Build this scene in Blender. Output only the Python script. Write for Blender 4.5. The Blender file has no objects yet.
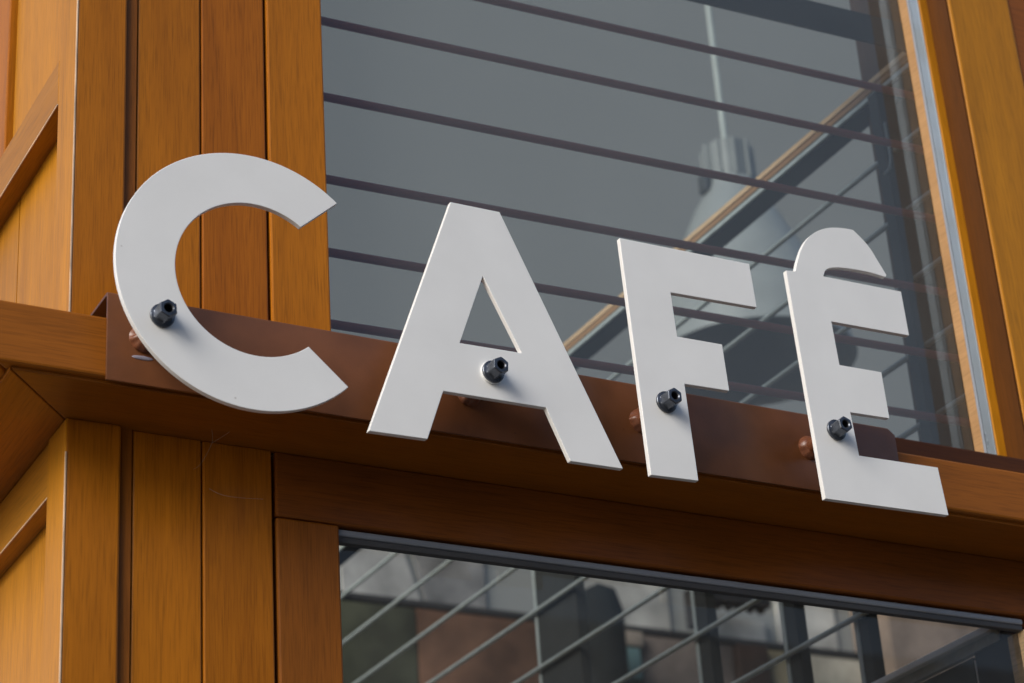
import bpy, bmesh, math, random
from mathutils import Matrix, Vector
random.seed(7)
S = bpy.context.scene
COL = S.collection
PI = math.pi

# ------------------------------------------------------------------ materials
def new_mat(name):
    m = bpy.data.materials.new(name); m.use_nodes = True
    nt = m.node_tree
    b = nt.nodes['Principled BSDF']
    return m, nt, b

def N(nt, typ, **kw):
    n = nt.nodes.new(typ)
    for k, v in kw.items():
        setattr(n, k, v)
    return n

def wood(name, dark, light, axis='z', rough=0.36, coat=0.05, contrast=1.0, bump=0.03):
    """varnished softwood: long grain along one world axis, slow colour drift, pores"""
    m, nt, b = new_mat(name)
    L = nt.links.new
    tc = N(nt, 'ShaderNodeTexCoord')
    oi = N(nt, 'ShaderNodeObjectInfo')
    add = N(nt, 'ShaderNodeVectorMath', operation='ADD')
    rv = N(nt, 'ShaderNodeVectorMath', operation='SCALE')
    comb = N(nt, 'ShaderNodeCombineXYZ')
    for i in range(3): L(oi.outputs['Random'], comb.inputs[i])
    L(comb.outputs[0], rv.inputs[0]); rv.inputs['Scale'].default_value = 13.7
    L(tc.outputs['Object'], add.inputs[0]); L(rv.outputs[0], add.inputs[1])
    def mapping(across, along):
        mp = N(nt, 'ShaderNodeMapping')
        s = [across]*3; s['xyz'.index(axis)] = along
        mp.inputs['Scale'].default_value = s
        L(add.outputs[0], mp.inputs['Vector'])
        return mp
    def noise(mp, detail=5, rough_=0.6, dist=0.0):
        n = N(nt, 'ShaderNodeTexNoise'); n.inputs['Scale'].default_value = 1.0
        n.inputs['Detail'].default_value = detail; n.inputs['Roughness'].default_value = rough_
        n.inputs['Distortion'].default_value = dist
        L(mp.outputs[0], n.inputs['Vector']); return n
    grain = noise(mapping(230, 9), 5, 0.68, 0.6)
    drift = noise(mapping(16, 1.1), 3, 0.55, 0.6)
    pores = noise(mapping(620, 22), 2, 0.5)
    mixf = N(nt, 'ShaderNodeMath', operation='MULTIPLY_ADD')
    L(drift.outputs['Fac'], mixf.inputs[0]); mixf.inputs[1].default_value = 0.95
    sc = N(nt, 'ShaderNodeMath', operation='MULTIPLY'); sc.inputs[1].default_value = 0.62*contrast
    L(grain.outputs['Fac'], sc.inputs[0]); L(sc.outputs[0], mixf.inputs[2])
    rnd = N(nt, 'ShaderNodeMath', operation='MULTIPLY_ADD'); rnd.inputs[1].default_value = 0.24
    L(oi.outputs['Random'], rnd.inputs[0]); L(mixf.outputs[0], rnd.inputs[2])
    mr = N(nt, 'ShaderNodeMapRange'); mr.inputs['From Min'].default_value = 0.46; mr.inputs['From Max'].default_value = 1.20
    L(rnd.outputs[0], mr.inputs['Value'])
    mix = N(nt, 'ShaderNodeMix', data_type='RGBA')
    mix.inputs['A'].default_value = (*dark, 1); mix.inputs['B'].default_value = (*light, 1)
    L(mr.outputs[0], mix.inputs['Factor'])
    # pores darken a little
    pr = N(nt, 'ShaderNodeMapRange'); pr.inputs['From Min'].default_value = 0.30; pr.inputs['From Max'].default_value = 0.52
    pr.inputs['To Min'].default_value = 0.74; pr.inputs['To Max'].default_value = 1.0
    L(pores.outputs['Fac'], pr.inputs['Value'])
    mul = N(nt, 'ShaderNodeMix', data_type='RGBA', blend_type='MULTIPLY'); mul.inputs['Factor'].default_value = 1.0
    L(mix.outputs['Result'], mul.inputs['A']); L(pr.outputs[0], mul.inputs['B'])
    L(mul.outputs['Result'], b.inputs['Base Color'])
    rr = N(nt, 'ShaderNodeMapRange'); rr.inputs['To Min'].default_value = rough-0.07; rr.inputs['To Max'].default_value = rough+0.12
    L(grain.outputs['Fac'], rr.inputs['Value']); L(rr.outputs[0], b.inputs['Roughness'])
    b.inputs['Specular IOR Level'].default_value = .22
    b.inputs['Coat Weight'].default_value = coat; b.inputs['Coat Roughness'].default_value = 0.22
    bp = N(nt, 'ShaderNodeBump'); bp.inputs['Strength'].default_value = bump*2; bp.inputs['Distance'].default_value = 0.002
    L(grain.outputs['Fac'], bp.inputs['Height']); L(bp.outputs[0], b.inputs['Normal'])
    return m

def paint(name, col, rough=0.45, speck=None, speck_amt=0.0, drift=0.06, metallic=0.0, bump=0.0, scale=14):
    m, nt, b = new_mat(name); L = nt.links.new
    tc = N(nt, 'ShaderNodeTexCoord')
    n1 = N(nt, 'ShaderNodeTexNoise'); n1.inputs['Scale'].default_value = scale; n1.inputs['Detail'].default_value = 4
    L(tc.outputs['Object'], n1.inputs['Vector'])
    mr = N(nt, 'ShaderNodeMapRange'); mr.inputs['From Min'].default_value = .3; mr.inputs['From Max'].default_value = .7
    mr.inputs['To Min'].default_value = 1-drift; mr.inputs['To Max'].default_value = 1+drift
    L(n1.outputs['Fac'], mr.inputs['Value'])
    mul = N(nt, 'ShaderNodeMix', data_type='RGBA', blend_type='MULTIPLY'); mul.inputs['Factor'].default_value = 1
    mul.inputs['A'].default_value = (*col, 1); L(mr.outputs[0], mul.inputs['B'])
    out = mul.outputs['Result']
    if speck:
        v = N(nt, 'ShaderNodeTexVoronoi'); v.inputs['Scale'].default_value = 38; v.inputs['Randomness'].default_value = 1
        L(tc.outputs['Object'], v.inputs['Vector'])
        gate = N(nt, 'ShaderNodeSeparateColor'); L(v.outputs['Color'], gate.inputs[0])
        g = N(nt, 'ShaderNodeMath', operation='GREATER_THAN'); g.inputs[1].default_value = 0.80; L(gate.outputs[0], g.inputs[0])
        d = N(nt, 'ShaderNodeMapRange'); d.inputs['From Min'].default_value = 0.03; d.inputs['From Max'].default_value = 0.075
        d.inputs['To Min'].default_value = 1; d.inputs['To Max'].default_value = 0
        L(v.outputs['Distance'], d.inputs['Value'])
        mm = N(nt, 'ShaderNodeMath', operation='MULTIPLY'); L(g.outputs[0], mm.inputs[0]); L(d.outputs[0], mm.inputs[1])
        m2 = N(nt, 'ShaderNodeMath', operation='MULTIPLY'); m2.inputs[1].default_value = speck_amt; L(mm.outputs[0], m2.inputs[0])
        mx = N(nt, 'ShaderNodeMix', data_type='RGBA'); L(m2.outputs[0], mx.inputs['Factor'])
        L(out, mx.inputs['A']); mx.inputs['B'].default_value = (*speck, 1); out = mx.outputs['Result']
    L(out, b.inputs['Base Color'])
    r2 = N(nt, 'ShaderNodeMapRange'); r2.inputs['To Min'].default_value = max(rough-.1, .05); r2.inputs['To Max'].default_value = rough+.1
    n2 = N(nt, 'ShaderNodeTexNoise'); n2.inputs['Scale'].default_value = scale*2.3; n2.inputs['Detail'].default_value = 5
    L(tc.outputs['Object'], n2.inputs['Vector']); L(n2.outputs['Fac'], r2.inputs['Value']); L(r2.outputs[0], b.inputs['Roughness'])
    b.inputs['Metallic'].default_value = metallic
    if bump:
        n3 = N(nt, 'ShaderNodeTexNoise'); n3.inputs['Scale'].default_value = 420; n3.inputs['Detail'].default_value = 2
        L(tc.outputs['Object'], n3.inputs['Vector'])
        bp = N(nt, 'ShaderNodeBump'); bp.inputs['Strength'].default_value = bump; bp.inputs['Distance'].default_value = 0.001
        L(n3.outputs['Fac'], bp.inputs['Height']); L(bp.outputs[0], b.inputs['Normal'])
    return m

def glass(name, refl=0.025, tint=(0.66, 0.69, 0.68), haze=0.072, hcol=(0.68, 0.74, 0.74)):
    """lightly coated pane with an uneven diffuse veil imitating reflected sky"""
    m, nt, b = new_mat(name); L = nt.links.new
    nt.nodes.remove(b)
    out = nt.nodes['Material Output']
    tr = N(nt, 'ShaderNodeBsdfTransparent'); tr.inputs[0].default_value = (*tint, 1)
    gl = N(nt, 'ShaderNodeBsdfGlossy'); gl.inputs['Roughness'].default_value = 0.02; gl.inputs[0].default_value = (0.98, 0.95, 0.90, 1)
    fr = N(nt, 'ShaderNodeFresnel'); fr.inputs[0].default_value = 1.5
    ad = N(nt, 'ShaderNodeMath', operation='ADD', use_clamp=True); ad.inputs[1].default_value = refl
    L(fr.outputs[0], ad.inputs[0])
    mx = N(nt, 'ShaderNodeMixShader'); L(ad.outputs[0], mx.inputs[0]); L(tr.outputs[0], mx.inputs[1]); L(gl.outputs[0], mx.inputs[2])
    df = N(nt, 'ShaderNodeBsdfDiffuse'); df.inputs[0].default_value = (*hcol, 1)  # diffuse share puts the veil of reflected sky into the pane's colour
    tc = N(nt, 'ShaderNodeTexCoord')
    n1 = N(nt, 'ShaderNodeTexNoise'); n1.inputs['Scale'].default_value = 2.2; n1.inputs['Detail'].default_value = 5; n1.inputs['Distortion'].default_value = .8
    L(tc.outputs['Object'], n1.inputs['Vector'])
    mr = N(nt, 'ShaderNodeMapRange'); mr.inputs['From Min'].default_value = .3; mr.inputs['From Max'].default_value = .7
    mr.inputs['To Min'].default_value = haze*.80; mr.inputs['To Max'].default_value = haze*1.2
    L(n1.outputs['Fac'], mr.inputs['Value'])
    m2 = N(nt, 'ShaderNodeMixShader'); L(mr.outputs[0], m2.inputs[0]); L(mx.outputs[0], m2.inputs[1]); L(df.outputs[0], m2.inputs[2])
    L(m2.outputs[0], out.inputs['Surface'])
    return m

WD, WL = (0.245, 0.073, 0.003), (0.50, 0.168, 0.007)
M = {}
M['wood_v'] = wood('varnished_wood_vertical', WD, WL, 'z')
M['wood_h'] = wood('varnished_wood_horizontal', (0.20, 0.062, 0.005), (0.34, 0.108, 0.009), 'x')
M['wood_d'] = wood('varnished_wood_deep', WD, WL, 'y')
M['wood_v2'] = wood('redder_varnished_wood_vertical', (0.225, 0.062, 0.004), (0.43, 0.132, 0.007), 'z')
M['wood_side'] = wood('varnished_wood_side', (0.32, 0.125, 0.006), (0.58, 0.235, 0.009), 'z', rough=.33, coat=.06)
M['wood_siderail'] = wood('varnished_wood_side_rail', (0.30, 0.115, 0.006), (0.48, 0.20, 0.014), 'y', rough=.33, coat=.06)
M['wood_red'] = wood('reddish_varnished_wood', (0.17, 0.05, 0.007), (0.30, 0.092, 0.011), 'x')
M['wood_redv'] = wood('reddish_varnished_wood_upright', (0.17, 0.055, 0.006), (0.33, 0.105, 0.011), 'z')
M['wood_darkv'] = wood('dark_brown_wood_upright', (0.055, 0.018, 0.002), (0.12, 0.038, 0.003), 'z', rough=.5, coat=.0)
M['wood_dark'] = wood('dark_brown_wood', (0.045, 0.014, 0.003), (0.10, 0.03, 0.005), 'x', rough=.5, coat=.05)
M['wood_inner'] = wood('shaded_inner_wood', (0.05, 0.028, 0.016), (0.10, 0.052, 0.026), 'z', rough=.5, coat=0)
M['wood_pale'] = wood('pale_wood_trim', (0.70, 0.46, 0.24), (0.90, 0.66, 0.40), 'y', rough=.5, coat=0)
M['wood_trim'] = wood('brown_wood_trim', (0.32, 0.175, 0.075), (0.48, 0.28, 0.13), 'y', rough=.5, coat=0)
M['worn'] = paint('worn_pale_arris', (0.62, 0.44, 0.29), .4, drift=.35, scale=22)
M['gap'] = paint('dark_gap', (0.012, 0.007, 0.004), .8)
M['white'] = paint('white_letter_paint', (0.805, 0.81, 0.80), .42, speck=(0.20, 0.17, 0.14), speck_amt=.6, drift=.028, bump=.05)
M['brown'] = paint('brown_bracket_paint', (0.155, 0.056, 0.020), .38, drift=.22, speck=(0.06, 0.02, 0.01), speck_amt=.6, bump=.12, scale=16)
M['stud'] = paint('brown_stud_paint', (0.165, 0.058, 0.027), .30, drift=.15, bump=.2, scale=60)
M['glint'] = paint('pale_glint_paint', (0.30, 0.29, 0.36), .25, drift=.2, scale=120)
M['bolt'] = paint('blackened_steel', (0.085, 0.095, 0.115), .30, drift=.25, metallic=.75, scale=90)
M['hole'] = paint('bolt_socket_dark', (0.02, 0.02, 0.024), .5, metallic=.3)
M['alu'] = paint('brushed_aluminium', (0.33, 0.39, 0.45), .32, drift=.03, metallic=.6, scale=4)
M['alu_dark'] = paint('grey_glazing_bead', (0.30, 0.33, 0.385), .42, drift=.05, metallic=.15, scale=4)
M['gasket'] = paint('grey_gasket', (0.085, 0.088, 0.095), .55)
M['rubber'] = paint('glazing_rubber', (0.03, 0.032, 0.035), .6)
M['rod'] = paint('brown_grille_paint', (0.52, 0.14, 0.12), .5, drift=.1)
M['steel'] = paint('galvanised_steel', (0.50, 0.57, 0.555), .42, drift=.12, metallic=.0, scale=40)
M['bright'] = paint('bright_galvanised_steel', (0.90, 0.93, 0.93), .4, drift=.05, scale=30)
M['midsteel'] = paint('dull_galvanised_steel', (0.36, 0.40, 0.40), .5, drift=.2, scale=40)
M['post'] = paint('slate_steel', (0.060, 0.064, 0.062), .6, drift=.12)
M['kick'] = paint('grey_kick_panel', (0.085, 0.095, 0.095), .6, drift=.3, scale=6)
M['kickblue'] = paint('dark_blue_panel', (0.035, 0.036, 0.050), .5, drift=.3, scale=9)
M['slate'] = paint('slate_board', (0.060, 0.068, 0.085), .6, drift=.05)
M['lampcap'] = paint('lamp_cap_metal', (0.20, 0.225, 0.23), .5, metallic=.2)
M['lampdark'] = paint('lamp_clip_metal', (0.07, 0.08, 0.085), .4, metallic=.5)
M['shade'] = paint('frosted_lamp_shade', (0.25, 0.28, 0.285), .35)
M['cord'] = paint('pale_lamp_cord', (0.40, 0.46, 0.45), .5)
M['wall'] = paint('grey_wall_paint', (0.262, 0.275, 0.272), .8, drift=.05, scale=.6)
M['ledge'] = paint('charcoal_ledge', (0.028, 0.028, 0.030), .6)
M['ground'] = paint('grey_paving', (0.11, 0.105, 0.10), .85, drift=.25, scale=1.7)
M['glass'] = glass('window_glass')
M['glass_low'] = glass('lower_window_glass', -.012, (.82, .83, .80), .042, (.72, .73, .70))
M['thread'] = paint('cobweb_silk', (0.34, 0.29, 0.25), .6)
def flat(name, c):
    m = paint(name, c, .8, drift=.42, scale=7)
    m.node_tree.nodes['Principled BSDF'].inputs['Specular IOR Level'].default_value = .08
    return m
for k_ in ('post', 'slate', 'kick', 'kickblue', 'wall', 'ledge'):
    M[k_].node_tree.nodes['Principled BSDF'].inputs['Specular IOR Level'].default_value = .12

# ------------------------------------------------------------------ mesh helpers
def bx(bm, x0, x1, y0, y1, z0, z1, bev=0.0, seg=2):
    vs = [bm.verts.new(p) for p in ((x0,y0,z0),(x1,y0,z0),(x1,y1,z0),(x0,y1,z0),(x0,y0,z1),(x1,y0,z1),(x1,y1,z1),(x0,y1,z1))]
    fs = [bm.faces.new([vs[i] for i in q]) for q in ((0,3,2,1),(4,5,6,7),(0,1,5,4),(1,2,6,5),(2,3,7,6),(3,0,4,7))]
    if bev:
        es = {e for f in fs for e in f.edges}
        bmesh.ops.bevel(bm, geom=list(es), offset=bev, segments=seg, profile=.5, affect='EDGES')

def tube(bm, p0, p1, r, seg=14):
    p0, p1 = Vector(p0), Vector(p1); d = (p1-p0); L = d.length
    q = d.to_track_quat('Z', 'Y').to_matrix().to_4x4()
    mat = Matrix.Translation((p0+p1)/2) @ q
    bmesh.ops.create_cone(bm, cap_ends=True, segments=seg, radius1=r, radius2=r, depth=L, matrix=mat)

def lathe(bm, prof, seg=48, mat=None, rad=None, cap0=True, cap1=True):
    """prof: (r, h) rows about +Z; rad(r, ang, i) may change the radius"""
    rings = []
    for i, (r, h) in enumerate(prof):
        ring = []
        for k in range(seg):
            a = 2*PI*k/seg
            rr = rad(r, a, i) if rad else r
            ring.append(bm.verts.new((rr*math.cos(a), rr*math.sin(a), h)))
        rings.append(ring)
    for a, b in zip(rings, rings[1:]):
        for k in range(seg):
            bm.faces.new((a[k], a[(k+1) % seg], b[(k+1) % seg], b[k]))
    if cap0: bm.faces.new(rings[0][::-1])
    if cap1: bm.faces.new(rings[-1])
    if mat is not None:
        bmesh.ops.transform(bm, matrix=mat, verts=[v for r in rings for v in r])

def obj(name, bm, mat, parent=None, smooth=0, keep=None):
    bmesh.ops.recalc_face_normals(bm, faces=bm.faces)
    me = bpy.data.meshes.new(name); bm.to_mesh(me); bm.free()
    for m in (mat if isinstance(mat, (list, tuple)) else [mat]): me.materials.append(m)
    if smooth:
        for p in me.polygons: p.use_smooth = True
        me.set_sharp_from_angle(angle=math.radians(smooth))
    o = bpy.data.objects.new(name, me); COL.objects.link(o)
    if parent is not None:
        o.parent = parent
        o.matrix_parent_inverse = Matrix.Translation(-parent.location) if parent.type == 'EMPTY' else Matrix.Identity(4)
    return o

def board(name, mat, parent, *dims, bev=.002):
    bm = bmesh.new(); bx(bm, *dims, bev=bev); return obj(name, bm, mat, parent)

def pane(name, mat, parent, x0, x1, y, z0, z1):
    bm = bmesh.new()
    bm.faces.new([bm.verts.new(p) for p in ((x0, y, z0), (x1, y, z0), (x1, y, z1), (x0, y, z1))])
    me = bpy.data.meshes.new(name); bm.to_mesh(me); bm.free(); me.materials.append(mat)
    o = bpy.data.objects.new(name, me); COL.objects.link(o); o.parent = parent
    return o

def tag(o, label, cat, group=None):
    o['label'] = label; o['category'] = cat
    if group: o['group'] = group
    return o

def thing(name, label, cat, loc=(0,0,0), group=None):
    o = bpy.data.objects.new(name, None); COL.objects.link(o); o.location = loc
    o.empty_display_size = .05
    return tag(o, label, cat, group)

def structure(o): o['kind'] = 'structure'; return o

# ------------------------------------------------------------------ ground
bm = bmesh.new(); bx(bm, -40, 40, -40, 40, -.1, 0)
structure(obj('ground', bm, M['ground']))

# ------------------------------------------------------------------ the cafe front
TOP = 4.1
BLD = thing('cafe_building', 'varnished timber cafe front with planked corner, projecting sill beam and two windows', 'building', (0, .12, 0))
# corner post, dark groove and vertical boards, above and below the beam
for z0, z1 in ((2.72, TOP), (0.0, 2.7035)):
    board('corner_post', M['wood_v'], BLD, -.535, -.4688, .113, .180, z0, z1, bev=.003)
    board('groove_backing', M['wood_redv'], BLD, -.4688, -.4535, .1200, .175, z0, z1, bev=0)
    board('seam_filler', M['gap'], BLD, -.4605, -.19, .141, .17, z0, z1-.001, bev=0)
    board('cladding_board', M['wood_v'], BLD, -.4515, -.3664, .122, .139, z0, z1, bev=.0022)
    board('cladding_board', M['wood_v2'] if z1 > 3 else M['wood_v'], BLD, -.3646, -.2764, .122, .139, z0, z1, bev=.0022)
# left upright of the upper window, and frame of the lower one
board('window_jamb', M['wood_v'], BLD, -.2727, -.1912, .121, .235, 2.72, TOP, bev=.0028)
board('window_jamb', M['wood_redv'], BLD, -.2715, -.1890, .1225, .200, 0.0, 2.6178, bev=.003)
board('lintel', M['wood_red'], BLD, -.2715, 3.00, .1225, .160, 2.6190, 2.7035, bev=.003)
# the projecting beam: fascia and soffit, mitred round the corner
def prism(name, pts, z0, z1, mat, parent, bev=.0):
    bm = bmesh.new()
    lo = [bm.verts.new((x, y, z0)) for x, y in pts]; hi = [bm.verts.new((x, y, z1)) for x, y in pts]
    bm.faces.new(lo[::-1]); bm.faces.new(hi)
    n = len(pts)
    for i in range(n): bm.faces.new((lo[i], lo[(i+1) % n], hi[(i+1) % n], hi[i]))
    if bev: bmesh.ops.bevel(bm, geom=list(bm.edges), offset=bev, segments=3, profile=.5, affect='EDGES')
    return obj(name, bm, mat, parent)
XC = -.656                                  # outer corner of the beam
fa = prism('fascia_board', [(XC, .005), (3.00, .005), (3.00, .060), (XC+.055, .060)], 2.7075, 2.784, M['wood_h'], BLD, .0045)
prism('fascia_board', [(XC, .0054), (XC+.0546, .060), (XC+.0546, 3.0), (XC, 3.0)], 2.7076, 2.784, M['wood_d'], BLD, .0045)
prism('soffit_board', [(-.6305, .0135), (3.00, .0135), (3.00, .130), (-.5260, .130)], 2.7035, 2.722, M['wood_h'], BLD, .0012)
prism('soffit_board', [(-.6318, .0148), (-.5272, .1312), (-.5272, 3.0), (-.6318, 3.0)], 2.7036, 2.722, M['wood_d'], BLD, .0012)
prism('beam_core', [(XC+.03, .034), (3.00, .034), (3.00, .1128), (-.5355, .1128)], 2.724, 2.779, M['gap'], BLD)
# left return wall: stile, rails and sunk panels
board('side_stile', M['wood_side'], BLD, -.5352, -.500, .1135, .1835, 2.72, TOP, bev=.0025).location.x = -.0004
board('side_stile', M['wood_side'], BLD, -.5352, -.500, .1135, .1815, 0, 2.7035, bev=.0025).location.x = -.0004
board('side_rail', M['wood_siderail'], BLD, -.5350, -.500, .1845, 3.0, 3.1735, 3.2425, bev=.0025)
board('side_rail', M['wood_siderail'], BLD, -.5330, -.500, .1825, 3.0, 2.6310, 2.7030, bev=.0025)
board('side_panel', M['wood_side'], BLD, -.5090, -.500, .1840, .4290, 2.785, 3.1730, bev=0)
board('side_panel', M['wood_side'], BLD, -.5240, -.500, .1850, .4290, 3.2440, TOP, bev=.002)
board('side_panel', M['wood_side'], BLD, -.5090, -.500, .1820, 3.0, 0, 2.6305, bev=0)
board('side_panel', M['wood_side'], BLD, -.5090, -.500, .4330, 3.0, 2.785, 3.1730, bev=0)
board('side_panel', M['wood_v'], BLD, -.5330, -.500, .4370, 3.0, 3.2440, TOP, bev=.002)

for z0, z1 in ((2.786, 3.7), (1.8, 2.66)):
    board('worn_edge', M['worn'], BLD, -.5362, -.5340, .1122, .1140, z0, z1, bev=.0005)
board('worn_edge', M['worn'], BLD, -.5357, -.5340, .1860, 1.6, 3.1728, 3.1748, bev=.0004)
board('worn_edge', M['worn'], BLD, -.5337, -.5320, .1840, 1.6, 2.6303, 2.6323, bev=.0004)
# upper window: bottom rail is the frame, with jambs, sash, aluminium bead and pane under it
board('window_jamb', M['wood_side'], BLD, .9385, 1.0720, .112, .235, 2.72, TOP, bev=.0035)
board('window_jamb', M['wood_red'], BLD, 1.0745, 3.00, .1160, .235, 2.72, TOP, bev=.003)
W1 = board('window', M['wood_dark'], BLD, -.1910, .9375, .1150, .235, 2.72, 2.8665, bev=.003)  # bottom rail coloured darker than the jambs
board('jamb_lining', M['wood_darkv'], W1, .9340, .9380, .1155, .1595, 2.8670, TOP, bev=0)  # lining coloured darker than the jamb beside it
board('sash_stile', M['wood_side'], W1, .9185, .9374, .1600, .1880, 2.8670, TOP, bev=.0015)
board('inner_trim', M['wood_trim'], W1, .9166, .9374, .1885, .2085, 2.8670, TOP, bev=.001)
board('glazing_bead', M['alu'], W1, .9160, .9184, .1625, .1805, 2.8672, TOP, bev=.0006)
board('glazing_gasket', M['rubber'], W1, .9168, .9184, .1807, .1820, 2.8674, TOP, bev=0)
board('glazing_bead', M['alu_dark'], W1, .9160, .9184, .1822, .1872, 2.8676, TOP, bev=.0004)
pane('pane', M['glass'], W1, -.1905, .9164, .2092, 2.8680, TOP)
# lower window: grey glazing bead under the lintel, pane
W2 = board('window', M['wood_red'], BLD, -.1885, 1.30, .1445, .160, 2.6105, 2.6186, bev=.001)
board('glazing_bead', M['alu_dark'], W2, -.1888, .8800, .1285, .1365, 2.6072, 2.6158, bev=.0025)
board('glazing_gasket', M['gasket'], W2, -.1888, .8800, .1315, .1425, 2.5995, 2.6069, bev=.001)
pane('pane', M['glass_low'], W2, -.1888, .8800, .1435, 0.3, 2.6104)
board('sash_stile', M['wood_pale'], W2, .8802, .9000, .1300, .168, 0.0, 2.6016, bev=.002)
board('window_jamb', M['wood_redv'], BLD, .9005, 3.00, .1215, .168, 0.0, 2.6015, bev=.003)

# ------------------------------------------------------------------ sign bracket
BR = thing('sign_bracket', 'long brown painted steel angle bracket fixed across the sill beam', 'bracket', (0, 0, 2.70))
bm = bmesh.new()
zb, zt, t = 2.7028, 2.8142, .0038
prof = [(.0, zb), (.0, zt-.0035)]
prof += [(.0035-.0035*math.cos(a), zt-.0035+.0035*math.sin(a)) for a in [PI/2*k/6 for k in range(1, 7)]]
prof += [(.1118, zt), (.1118, zt-t), (.006, zt-t), (t, zt-t-.002), (t, zb)]
xl, xr = -.5262, .5900
A_ = [bm.verts.new((xl, y, z)) for y, z in prof]; B_ = [bm.verts.new((xr, y, z)) for y, z in prof]
n = len(prof)
for i in range(n): bm.faces.new((A_[i], A_[(i+1) % n], B_[(i+1) % n], B_[i]))
bm.faces.new(A_[::-1]); bm.faces.new(B_)
# clipped top corner at the right hand end
geom = bm.verts[:]+bm.edges[:]+bm.faces[:]
r = bmesh.ops.bisect_plane(bm, geom=geom, plane_co=(xr-.012, 0, zt), plane_no=Vector((1, 0, 1.2)).normalized(), clear_outer=True)
bmesh.ops.holes_fill(bm, edges=[e for e in bm.edges if e.is_boundary], sides=0)
sel = [e for e in bm.edges if len(e.link_faces) == 2 and e.calc_face_angle(0) > 1.0]
bmesh.ops.bevel(bm, geom=sel, offset=.0007, segments=2, profile=.5, affect='EDGES')
obj('bracket_plate', bm, M['brown'], BR, smooth=40)
TOY = Matrix.Rotation(PI/2, 4, 'X')       # local +Z -> world -Y (out of the wall)
BOLTS = [(-.4830, 2.7606), (-.0659, 2.7603), (.1804, 2.7610), (.4414, 2.7630)]
for k, (x, z) in enumerate(BOLTS):
    bm = bmesh.new()
    lathe(bm, [(.0112, .001), (.0112, .0528), (.0104, .0538)], 36, Matrix.Translation((x, 0, z)) @ TOY, cap0=False)
    st = obj('stud', bm, M['stud'], BR, smooth=40)
    bm = bmesh.new()
    rs = random.Random(k+3)
    ph = [rs.uniform(0, 6.28) for _ in range(4)]
    amp = (.0016, .0013, .0011, .0007)[k]
    def wob(r, a, i): return r + (amp*(math.sin(3*a+ph[0])+.8*math.sin(5*a+ph[1])+.6*math.sin(9*a+ph[2])) if 0 < i < 4 else 0)
    lathe(bm, [(.0172, .0), (.0168, .002), (.0152, .0052), (.0132, .0085), (.0113, .0105)], 48, Matrix.Translation((x, 0, z)) @ TOY, rad=wob, cap0=False, cap1=False)
    obj('weld_bead', bm, M['stud'], st, smooth=60)
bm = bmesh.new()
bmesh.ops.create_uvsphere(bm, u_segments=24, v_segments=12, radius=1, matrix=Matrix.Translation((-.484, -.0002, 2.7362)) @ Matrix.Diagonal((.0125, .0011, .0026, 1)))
obj('painted_glint', bm, M['glint'], BR, smooth=60)  # sky glint below the stud, put in as a pale blob

# ------------------------------------------------------------------ letters
YF, TH = -.0600, .0072                     # front face, thickness
def letter_plate(outer, holes, parent, bev=.0007):
    bm = bmesh.new()
    edges = []
    for loop in [outer]+holes:
        vs = [bm.verts.new((x, YF, z)) for x, z in loop]
        edges += [bm.edges.new((vs[i], vs[(i+1) % len(vs)])) for i in range(len(vs))]
    bmesh.ops.triangle_fill(bm, use_beauty=True, use_dissolve=False, edges=edges)
    fs = bm.faces[:]
    ex = bmesh.ops.extrude_face_region(bm, geom=fs)
    bmesh.ops.translate(bm, verts=[v for v in ex['geom'] if isinstance(v, bmesh.types.BMVert)], vec=(0, TH, 0))
    bmesh.ops.recalc_face_normals(bm, faces=bm.faces)
    sel = [e for e in bm.edges if len(e.link_faces) == 2 and e.calc_face_angle(0) > .6]
    bmesh.ops.bevel(bm, geom=sel, offset=bev, segments=3, profile=.5, affect='EDGES', clamp_overlap=True)
    return obj('letter_plate', bm, M['white'], parent)

def arc(cx, cz, r, a0, a1, n):
    return [(cx+r*math.cos(math.radians(a0+(a1-a0)*i/n)), cz+r*math.sin(math.radians(a0+(a1-a0)*i/n))) for i in range(n+1)]

C_out = arc(-.3722, 2.8293, .1662, 48.6, 314.4, 150)
C_in = arc(-.3682, 2.8305, .0992, 309.8, 54.5, 110)
A_out = [(-.1078, 2.9892), (-.0388, 2.9896), (.1084, 2.6606), (.0346, 2.6600), (.0064, 2.7264), (-.1326, 2.7258), (-.1568, 2.6600), (-.2322, 2.6588)]
A_in = [(-.0689, 2.8922), (-.1066, 2.7940), (-.0222, 2.7953)]
F_out = [(.1358, 2.9882), (.3368, 2.9898), (.3402, 2.9252), (.2062, 2.9220), (.2090, 2.8590), (.2774, 2.8598), (.2800, 2.7938), (.2122, 2.7924), (.2172, 2.6602), (.1478, 2.6582)]
def spline(pts, n=6):
    out = []
    P = [pts[0]]+pts+[pts[-1]]
    for i in range(1, len(P)-2):
        p0, p1, p2, p3 = P[i-1:i+3]
        for k in range(n):
            u = k/n
            out.append(tuple(.5*(2*p1[j]+(p2[j]-p0[j])*u+(2*p0[j]-5*p1[j]+4*p2[j]-p3[j])*u*u+(3*p1[j]-p0[j]-3*p2[j]+p3[j])*u**3) for j in (0, 1)))
    return out+[pts[-1]]
hat_top = spline([(.4117, 2.9934), (.4190, 3.0135), (.4310, 3.0375), (.4455, 3.0550), (.4642, 3.0682), (.4873, 3.0765), (.5165, 3.0798), (.5255, 3.0760), (.5440, 3.0585), (.5560, 3.0385), (.5676, 3.0180)])
hat_low = spline([(.5655, 3.0146), (.5390, 3.0168), (.5030, 3.0158), (.4775, 3.0122), (.4640, 3.0062), (.4575, 2.9946)])
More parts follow.
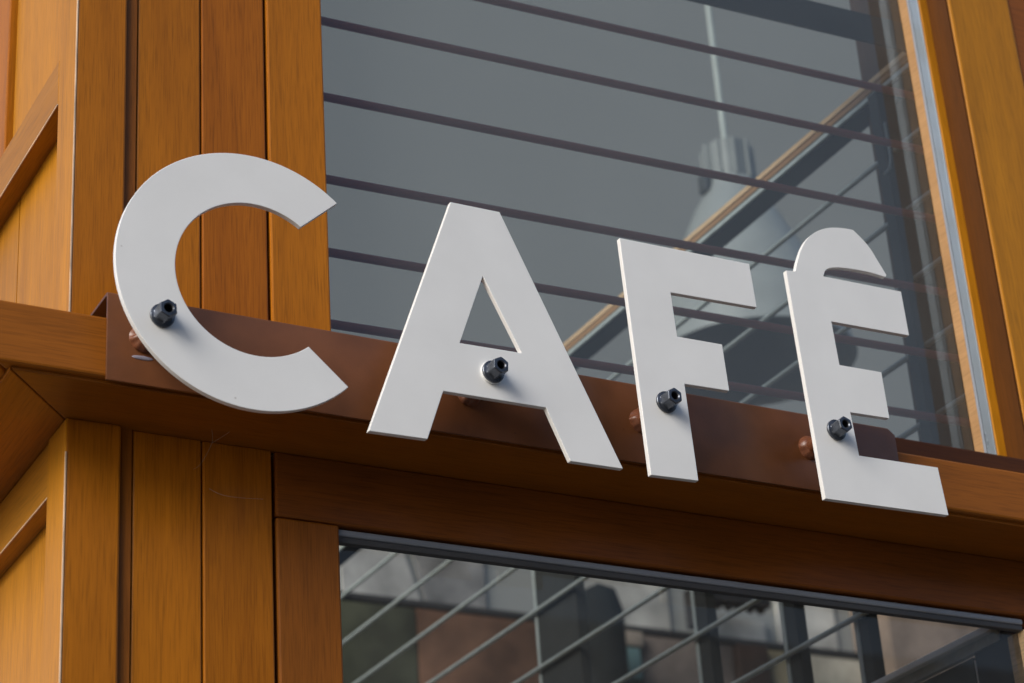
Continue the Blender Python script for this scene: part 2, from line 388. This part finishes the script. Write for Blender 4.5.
E_out = [(.3962, 2.9916)]+hat_top+hat_low+[(.5888, 2.9962), (.5906, 2.9288), (.4602, 2.9266), (.4634, 2.8620), (.5324, 2.8630), (.5342, 2.7954), (.4700, 2.7940), (.4742, 2.7322), (.6034, 2.7340), (.6086, 2.6664), (.4100, 2.6630)]

LET = [('white flat letter C, leftmost letter over the plank corner', C_out, [C_in], 'arc'),
       ('white flat letter A with triangular opening, second in the sign', A_out, [A_in], None),
       ('white flat letter F between the A and the accented E', F_out, [], None),
       ('white flat letter E with rounded accent cap, rightmost in the sign', E_out, [], None)]
def hexr(r, a, i):
    if i in (5, 6):
        d = ((math.degrees(a)+30) % 60)-30
        return min(r/math.cos(math.radians(d)), .01125)
    if i == 7:
        d = ((math.degrees(a)+30) % 60)-30
        return min(r/math.cos(math.radians(d)), .0101)
    return r
for k, (lab, outer, holes, mode) in enumerate(LET):
    x, z = BOLTS[k]
    L_ = thing('sign_letter', lab, 'letter', (x, YF, z), 'white letters of the cafe sign')
    if mode == 'arc': letter_plate(outer+holes[0], [], L_)
    else: letter_plate(outer, holes, L_)
    bm = bmesh.new()
    mt = Matrix.Translation((x, YF-.0001, z)) @ TOY @ Matrix.Rotation(math.radians((3, -4, 0, 8)[k]), 4, 'Z')
    lathe(bm, [(.0141, .0), (.0145, .0008), (.0145, .0030), (.0139, .0037), (.0112, .0046), (.0098, .0054), (.0098, .0215), (.0090, .0230), (.0062, .0232), (.0050, .0216)], 60, mt, rad=hexr, cap1=False)
    bo = obj('bolt', bm, M['bolt'], L_, smooth=28)
    bm = bmesh.new()
    lathe(bm, [(.0050, .0216), (.0050, .0100)], 40, mt, cap0=False)
    obj('bolt_socket', bm, M['hole'], bo, smooth=40)
    if k == 1:                               # the A has a pale washer under its bolt
        bm = bmesh.new()
        lathe(bm, [(.0146, -.0001), (.0150, .0006), (.0150, .0022), (.0146, .0028)], 48, Matrix.Translation((x, YF-.0002, z)) @ TOY)
        w = obj('washer', bm, M['white'], bo, smooth=40); w['label'] = 'white painted washer under the bolt'
        bo.location.y -= .0026
        w.location.y += .0026

# ------------------------------------------------------------------ brown horizontal grille behind the upper pane
GR = thing('window_grille', 'reddish brown horizontal rods with a flat top rail behind the upper window', 'grille', (.37, .25, 2.87))
def gy(x): return .267-.0405*(x+.13)
for zz in (3.569, 3.4643, 3.3346, 3.1989, 3.0827, 2.9724):
    bm = bmesh.new(); tube(bm, (-.30, gy(-.30), zz), (.955, gy(.955), zz), .0063)
    obj('rod', bm, M['rod'], GR, smooth=50)
bm = bmesh.new()
a, b = Vector((-.30, gy(-.30), 0)), Vector((.955, gy(.955), 0))
vs = [bm.verts.new((p.x, p.y+dy, z)) for p in (a, b) for dy, z in ((0, 3.660), (.005, 3.660), (.005, 3.716), (0, 3.716))]
for q in ((0,1,2,3),(7,6,5,4),(0,4,5,1),(1,5,6,2),(2,6,7,3),(3,7,4,0)): bm.faces.new([vs[i] for i in q])
obj('top_rail', bm, M['slate'], GR)

# ------------------------------------------------------------------ steel rod screen running back into the room
SC = thing('rod_screen', 'grey steel screen of long thin rods and upright posts receding into the room', 'screen', (.955, .3, 2.6))
def dx(v): return 1.6+(v-1.6)*1.0115
for zz in (3.502, 3.383, 3.26, 3.139, 3.017, 2.895, 2.773):
    bm = bmesh.new(); tube(bm, (.955, .21, dx(zz)), (.955, 3.6, dx(zz)), .0050, 12)
    obj('rod', bm, M['steel'], SC, smooth=50)
bm = bmesh.new(); bx(bm, .944, .966, .262, 3.6, dx(2.642), dx(2.653), .002); obj('bottom_rail', bm, M['bright'], SC)  # near-white colour stands in for sky reflected in the rail
bm = bmesh.new(); bx(bm, .955, .966, .266, 3.6, dx(2.626), dx(2.6415)); obj('bottom_rail', bm, M['midsteel'], SC)
board('kick_panel', M['kick'], SC, .967, .975, .345, 3.6, 1.6, dx(2.6255), bev=0)
board('kick_panel', M['kickblue'], SC, .958, .966, .150, .3300, 1.6, dx(2.640), bev=0)
board('kick_edge', M['bright'], SC, .9600, .9665, .3310, .3350, 1.6, dx(2.617), bev=0)
for y0, w, zt_ in ((1.49, .17, 3.31), (1.035, .045, 3.07), (.77, .042, 2.96), (.578, .036, 2.88)):
    bm = bmesh.new(); bx(bm, .962, .985, y0, y0+w, 2.2, zt_, .002)
    obj('post', bm, M['post'], SC)
    bm = bmesh.new(); bx(bm, .960, .9618, y0+w-.012, y0+w-.002, 2.2, zt_-.003)
    obj('post_edge', bm, M['steel'], SC)
bm = bmesh.new(); bx(bm, .934, .976, .320, .345, 2.84, 3.64, .002); obj('post', bm, M['post'], SC)
bm = bmesh.new(); bx(bm, .955, .998, .26, 3.6, 3.642, 3.672, .002); obj('top_rail', bm, M['slate'], SC)
bm = bmesh.new(); bx(bm, .945, .9549, .21, 3.6, 3.6665, 3.677, .001); obj('timber_trim', bm, M['wood_pale'], SC)
bm = bmesh.new(); bx(bm, .947, .9549, .21, 3.6, 3.655, 3.6660, .001); obj('timber_trim', bm, M['wood_trim'], SC)
bm = bmesh.new(); bx(bm, .949, .9549, .21, 3.6, 3.645, 3.6545, .001); obj('steel_flange', bm, M['steel'], SC)
bm = bmesh.new()
pts = [(.925, .30, 3.56), (.924, .298, 3.52), (.922, .296, 3.49), (.915, .294, 3.465), (.900, .292, 3.45)]
for p, q in zip(pts, pts[1:]): tube(bm, p, q, .0022, 8)
tag(obj('cable_loop', bm, M['cord'], smooth=50), 'thin pale cable hanging by the dark post inside the upper window', 'cable')
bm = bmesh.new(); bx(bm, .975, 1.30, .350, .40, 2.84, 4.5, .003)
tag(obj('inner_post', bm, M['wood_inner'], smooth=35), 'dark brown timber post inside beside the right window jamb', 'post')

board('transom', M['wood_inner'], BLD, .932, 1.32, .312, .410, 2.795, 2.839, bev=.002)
# ------------------------------------------------------------------ pendant lamp
LX, LY = 2.225, 2.5
LP = thing('pendant_lamp', 'pale bell shaped pendant lamp with grey metal cap seen through the upper window', 'lamp', (LX, LY, 4.4))
bm = bmesh.new(); tube(bm, (LX, LY, 5.02), (LX, LY, 7.5), .009, 12); obj('cord', bm, M['cord'], LP, smooth=50)
bm = bmesh.new()
for k in range(10):
    a0 = 2*PI*k/10
    tube(bm, (LX+.074*math.cos(a0), LY+.074*math.sin(a0), 4.93), (LX+.074*math.cos(a0), LY+.074*math.sin(a0), 5.055), .007 if k % 5 else .010, 8)
lathe(bm, [(.072, 0), (.072, .13), (.05, .138), (.0, .14)], 40, Matrix.Translation((LX, LY, 4.925)))
cap = obj('lamp_cap', bm, M['lampcap'], LP, smooth=40)
for s in (-1, 1):
    bm = bmesh.new(); bx(bm, LX+s*.092-.013, LX+s*.092+.013, LY-.02, LY+.02, 4.885, 4.945, .006); obj('clip', bm, M['lampdark'], cap, smooth=40)
bm = bmesh.new()
prof = [(.074, 4.93), (.094, 4.88), (.118, 4.84), (.150, 4.77), (.19, 4.68), (.235, 4.56), (.275, 4.45), (.30, 4.34)]
lathe(bm, [(r, h) for r, h in prof], 56, Matrix.Translation((LX, LY, 0)), cap0=False, cap1=False)
lathe(bm, [(r-.006, h) for r, h in prof], 56, Matrix.Translation((LX, LY, 0)), cap0=False, cap1=False)
obj('lamp_shade', bm, M['shade'], LP, smooth=60)

# ------------------------------------------------------------------ room behind the glass
bm = bmesh.new(); bx(bm, -.5, 7.4, 4.0, 4.15, 0, 9.0); structure(obj('room_wall', bm, M['wall']))
bm = bmesh.new(); bx(bm, -.49, 7.4, .25, 4.0, .004, .03); structure(obj('room_floor', bm, M['ground']))
bm = bmesh.new(); bx(bm, .9, 5.4, 3.94, 3.999, 4.060, 4.085, .004)
tag(obj('wall_ledge', bm, M['ledge'], smooth=35), 'long charcoal ledge along the back wall seen through the lower window', 'ledge')
def panel(name, label, cat, c, x0, x1, z0, z1, y=3.93):
    bm = bmesh.new(); bx(bm, x0, x1, y, 3.998, z0, z1, .006)
    return tag(obj(name, bm, flat(name+'_paint', c), smooth=35), label, cat)
panel('wall_panel', 'muted olive green panel under the ledge at the left', 'panel', (.065, .068, .045), 1.30, 1.83, 3.0, 4.05)
panel('wall_cabinet', 'russet brown cabinet under the ledge left of the thick post', 'cabinet', (.115, .062, .040), 1.835, 2.30, 3.0, 4.052)
panel('wall_panel', 'turquoise panel under the ledge right of the thick post', 'panel', (.12, .20, .20), 2.455, 2.655, 3.88, 3.99, .0+3.90)
panel('wall_panel', 'narrow beige panel just above the turquoise one', 'panel', (.32, .27, .22), 2.47, 2.67, 3.995, 4.05, 3.90)
panel('wall_panel', 'grey brown panel under the ledge in the middle', 'panel', (.12, .10, .09), 2.675, 3.05, 3.0, 4.05)
panel('wall_panel', 'dark chocolate brown upright panel under the ledge', 'panel', (.03, .018, .014), 3.055, 3.18, 3.0, 4.05, 3.90)
panel('wall_panel', 'olive tan panel between the chocolate and cream ones', 'panel', (.17, .15, .10), 3.185, 3.32, 3.0, 4.05)
panel('wall_panel', 'cream panel under the ledge toward the right', 'panel', (.42, .40, .34), 3.325, 3.62, 3.93, 4.05)
panel('wall_panel', 'pale turquoise panel below the cream one', 'panel', (.20, .42, .42), 3.33, 3.55, 3.0, 3.925, 3.91)
panel('wall_cabinet', 'tall greige brown cabinet at the right end of the ledge', 'cabinet', (.20, .155, .125), 3.63, 4.35, 2.6, 4.35, 3.78)
bm = bmesh.new()
lathe(bm, [(.075, 3.0), (.075, 4.02), (.055, 4.09), (.0, 4.12)], 32, Matrix.Translation((2.385, 3.70, 0)))
tag(obj('dark_column', bm, flat('dark_column_paint', (.010, .012, .013)), smooth=50), 'round topped dark grey column in front of the ledge', 'column')
bm = bmesh.new(); bx(bm, 2.87, 2.92, 3.88, 3.93, 4.09, 4.225); bx(bm, 2.9201, 3.20, 3.88, 3.93, 4.19, 4.225)
for k in range(6):
    bmesh.ops.create_uvsphere(bm, u_segments=10, v_segments=6, radius=.016, matrix=Matrix.Translation((2.945+.045*k, 3.905, 4.182)))
tag(obj('shelf_bracket', bm, M['ledge']), 'black angular bracket standing on the back wall ledge', 'bracket')
def sheet(pts, lab, c):
    bm = bmesh.new()
    lo = [bm.verts.new((x, 3.985, z)) for x, z in pts]; hi = [bm.verts.new((x, 3.998, z)) for x, z in pts]
    bm.faces.new(lo); bm.faces.new(hi[::-1])
    for i in range(4): bm.faces.new((lo[i], lo[(i+1) % 4], hi[(i+1) % 4], hi[i]))
    tag(obj('wall_sheet', bm, flat('sheet_paint', c)), lab, 'sheet')
sheet([(1.60, 4.09), (1.88, 4.09), (1.80, 4.34), (1.60, 4.34)], 'pale grey sheet on the wall at the far left above the ledge', (.36, .36, .35))
sheet([(1.90, 4.09), (2.12, 4.09), (2.12, 4.34), (1.84, 4.34)], 'darker grey slanted sheet above the ledge left of the thick post', (.22, .22, .22))
sheet([(2.50, 4.10), (2.84, 4.10), (2.84, 4.36), (2.50, 4.36)], 'pale sheet above the ledge right of the dark column', (.38, .38, .36))
sheet([(2.95, 4.10), (3.24, 4.10), (3.24, 4.175), (2.95, 4.175)], 'near white sheet under the black bracket', (.46, .46, .44))
sheet([(3.30, 4.10), (3.55, 4.10), (3.55, 4.36), (3.30, 4.36)], 'pale square sheet left of the greige cabinet', (.44, .44, .42))
# ------------------------------------------------------------------ cobweb threads under the soffit
CW = thing('cobweb', 'faint cobweb threads on the boards below the letter C', 'cobweb', (-.36, .1, 2.66))
def thread(pts, r=.00017):
    bm = bmesh.new()
    P = [Vector(p) for p in pts]; Q = []
    P = [P[0]]+P+[P[-1]]
    for i in range(1, len(P)-2):
        p0, p1, p2, p3 = P[i-1:i+3]
        for k in range(5):
            u = k/5
            Q.append(.5*(2*p1+(p2-p0)*u+(2*p0-5*p1+4*p2-p3)*u*u+(3*p1-p0-3*p2+p3)*u**3))
    Q.append(P[-1])
    for p, q in zip(Q, Q[1:]): tube(bm, p, q, r, 6)
    obj('thread', bm, M['thread'], CW)
thread([(-.3665, .088, 2.7034), (-.3625, .098, 2.690), (-.372, .108, 2.667), (-.3765, .1218, 2.664)])
thread([(-.344, .088, 2.7034), (-.354, .094, 2.696), (-.3625, .098, 2.690)])
thread([(-.3570, .1218, 2.642), (-.346, .110, 2.631), (-.325, .107, 2.629), (-.2880, .1218, 2.638)])

# ------------------------------------------------------------------ street front opposite (unseen behind the viewer, added to cut low front light)
bm = bmesh.new(); bx(bm, -10, 34, -21, -14, 0, 8.3, .05)
tag(obj('street_building', bm, flat('grey_render', (.27, .29, .31))), 'plain grey building across the street, unseen, added to cut low front light', 'building')

# ------------------------------------------------------------------ light
ld = Vector((-.78, -.36, .52)).normalized()
sun = bpy.data.lights.new('sun', 'SUN'); sun.energy = 2.55; sun.angle = math.radians(34); sun.color = (1.0, .965, .91)
so = bpy.data.objects.new('sun', sun); COL.objects.link(so)
so.rotation_euler = ld.to_track_quat('Z', 'Y').to_euler()
w = bpy.data.worlds.new('World'); S.world = w; w.use_nodes = True
nt = w.node_tree
sky = nt.nodes.new('ShaderNodeTexSky'); sky.sky_type = 'NISHITA'; sky.sun_disc = False
sky.sun_elevation = math.asin(ld.z); sky.sun_rotation = math.atan2(ld.x, ld.y) % (2*PI)
sky.air_density = 1.0; sky.dust_density = 2.0; sky.ozone_density = 1.3
bg = nt.nodes['Background']; bg.inputs['Strength'].default_value = .15
nt.links.new(sky.outputs[0], bg.inputs[0])

# ------------------------------------------------------------------ camera
cd = bpy.data.cameras.new('camera'); co = bpy.data.objects.new('camera', cd); COL.objects.link(co)
R_ = ((0.880614239505722, -0.469442484605788, -0.064360817481616), (0.158389066474287, 0.419652496192159, -0.893758740410702), (0.446577501449817, 0.776862623690208, 0.443906520691017))
X_, Y_, Z_ = Vector(R_[0]), -Vector(R_[1]), -Vector(R_[2])
co.matrix_world = Matrix(((X_.x, Y_.x, Z_.x, -1.2504170), (X_.y, Y_.y, Z_.y, -2.1752153), (X_.z, Y_.z, Z_.z, 1.6), (0, 0, 0, 1)))
cd.sensor_width = 36; cd.lens = 78.5776; cd.clip_start = .05; cd.clip_end = 500
cd.dof.use_dof = True; cd.dof.focus_distance = 2.78; cd.dof.aperture_fstop = 6.3
S.camera = co
S.view_settings.view_transform = 'Standard'; S.view_settings.look = 'None'; S.view_settings.exposure = 0; S.view_settings.gamma = 1
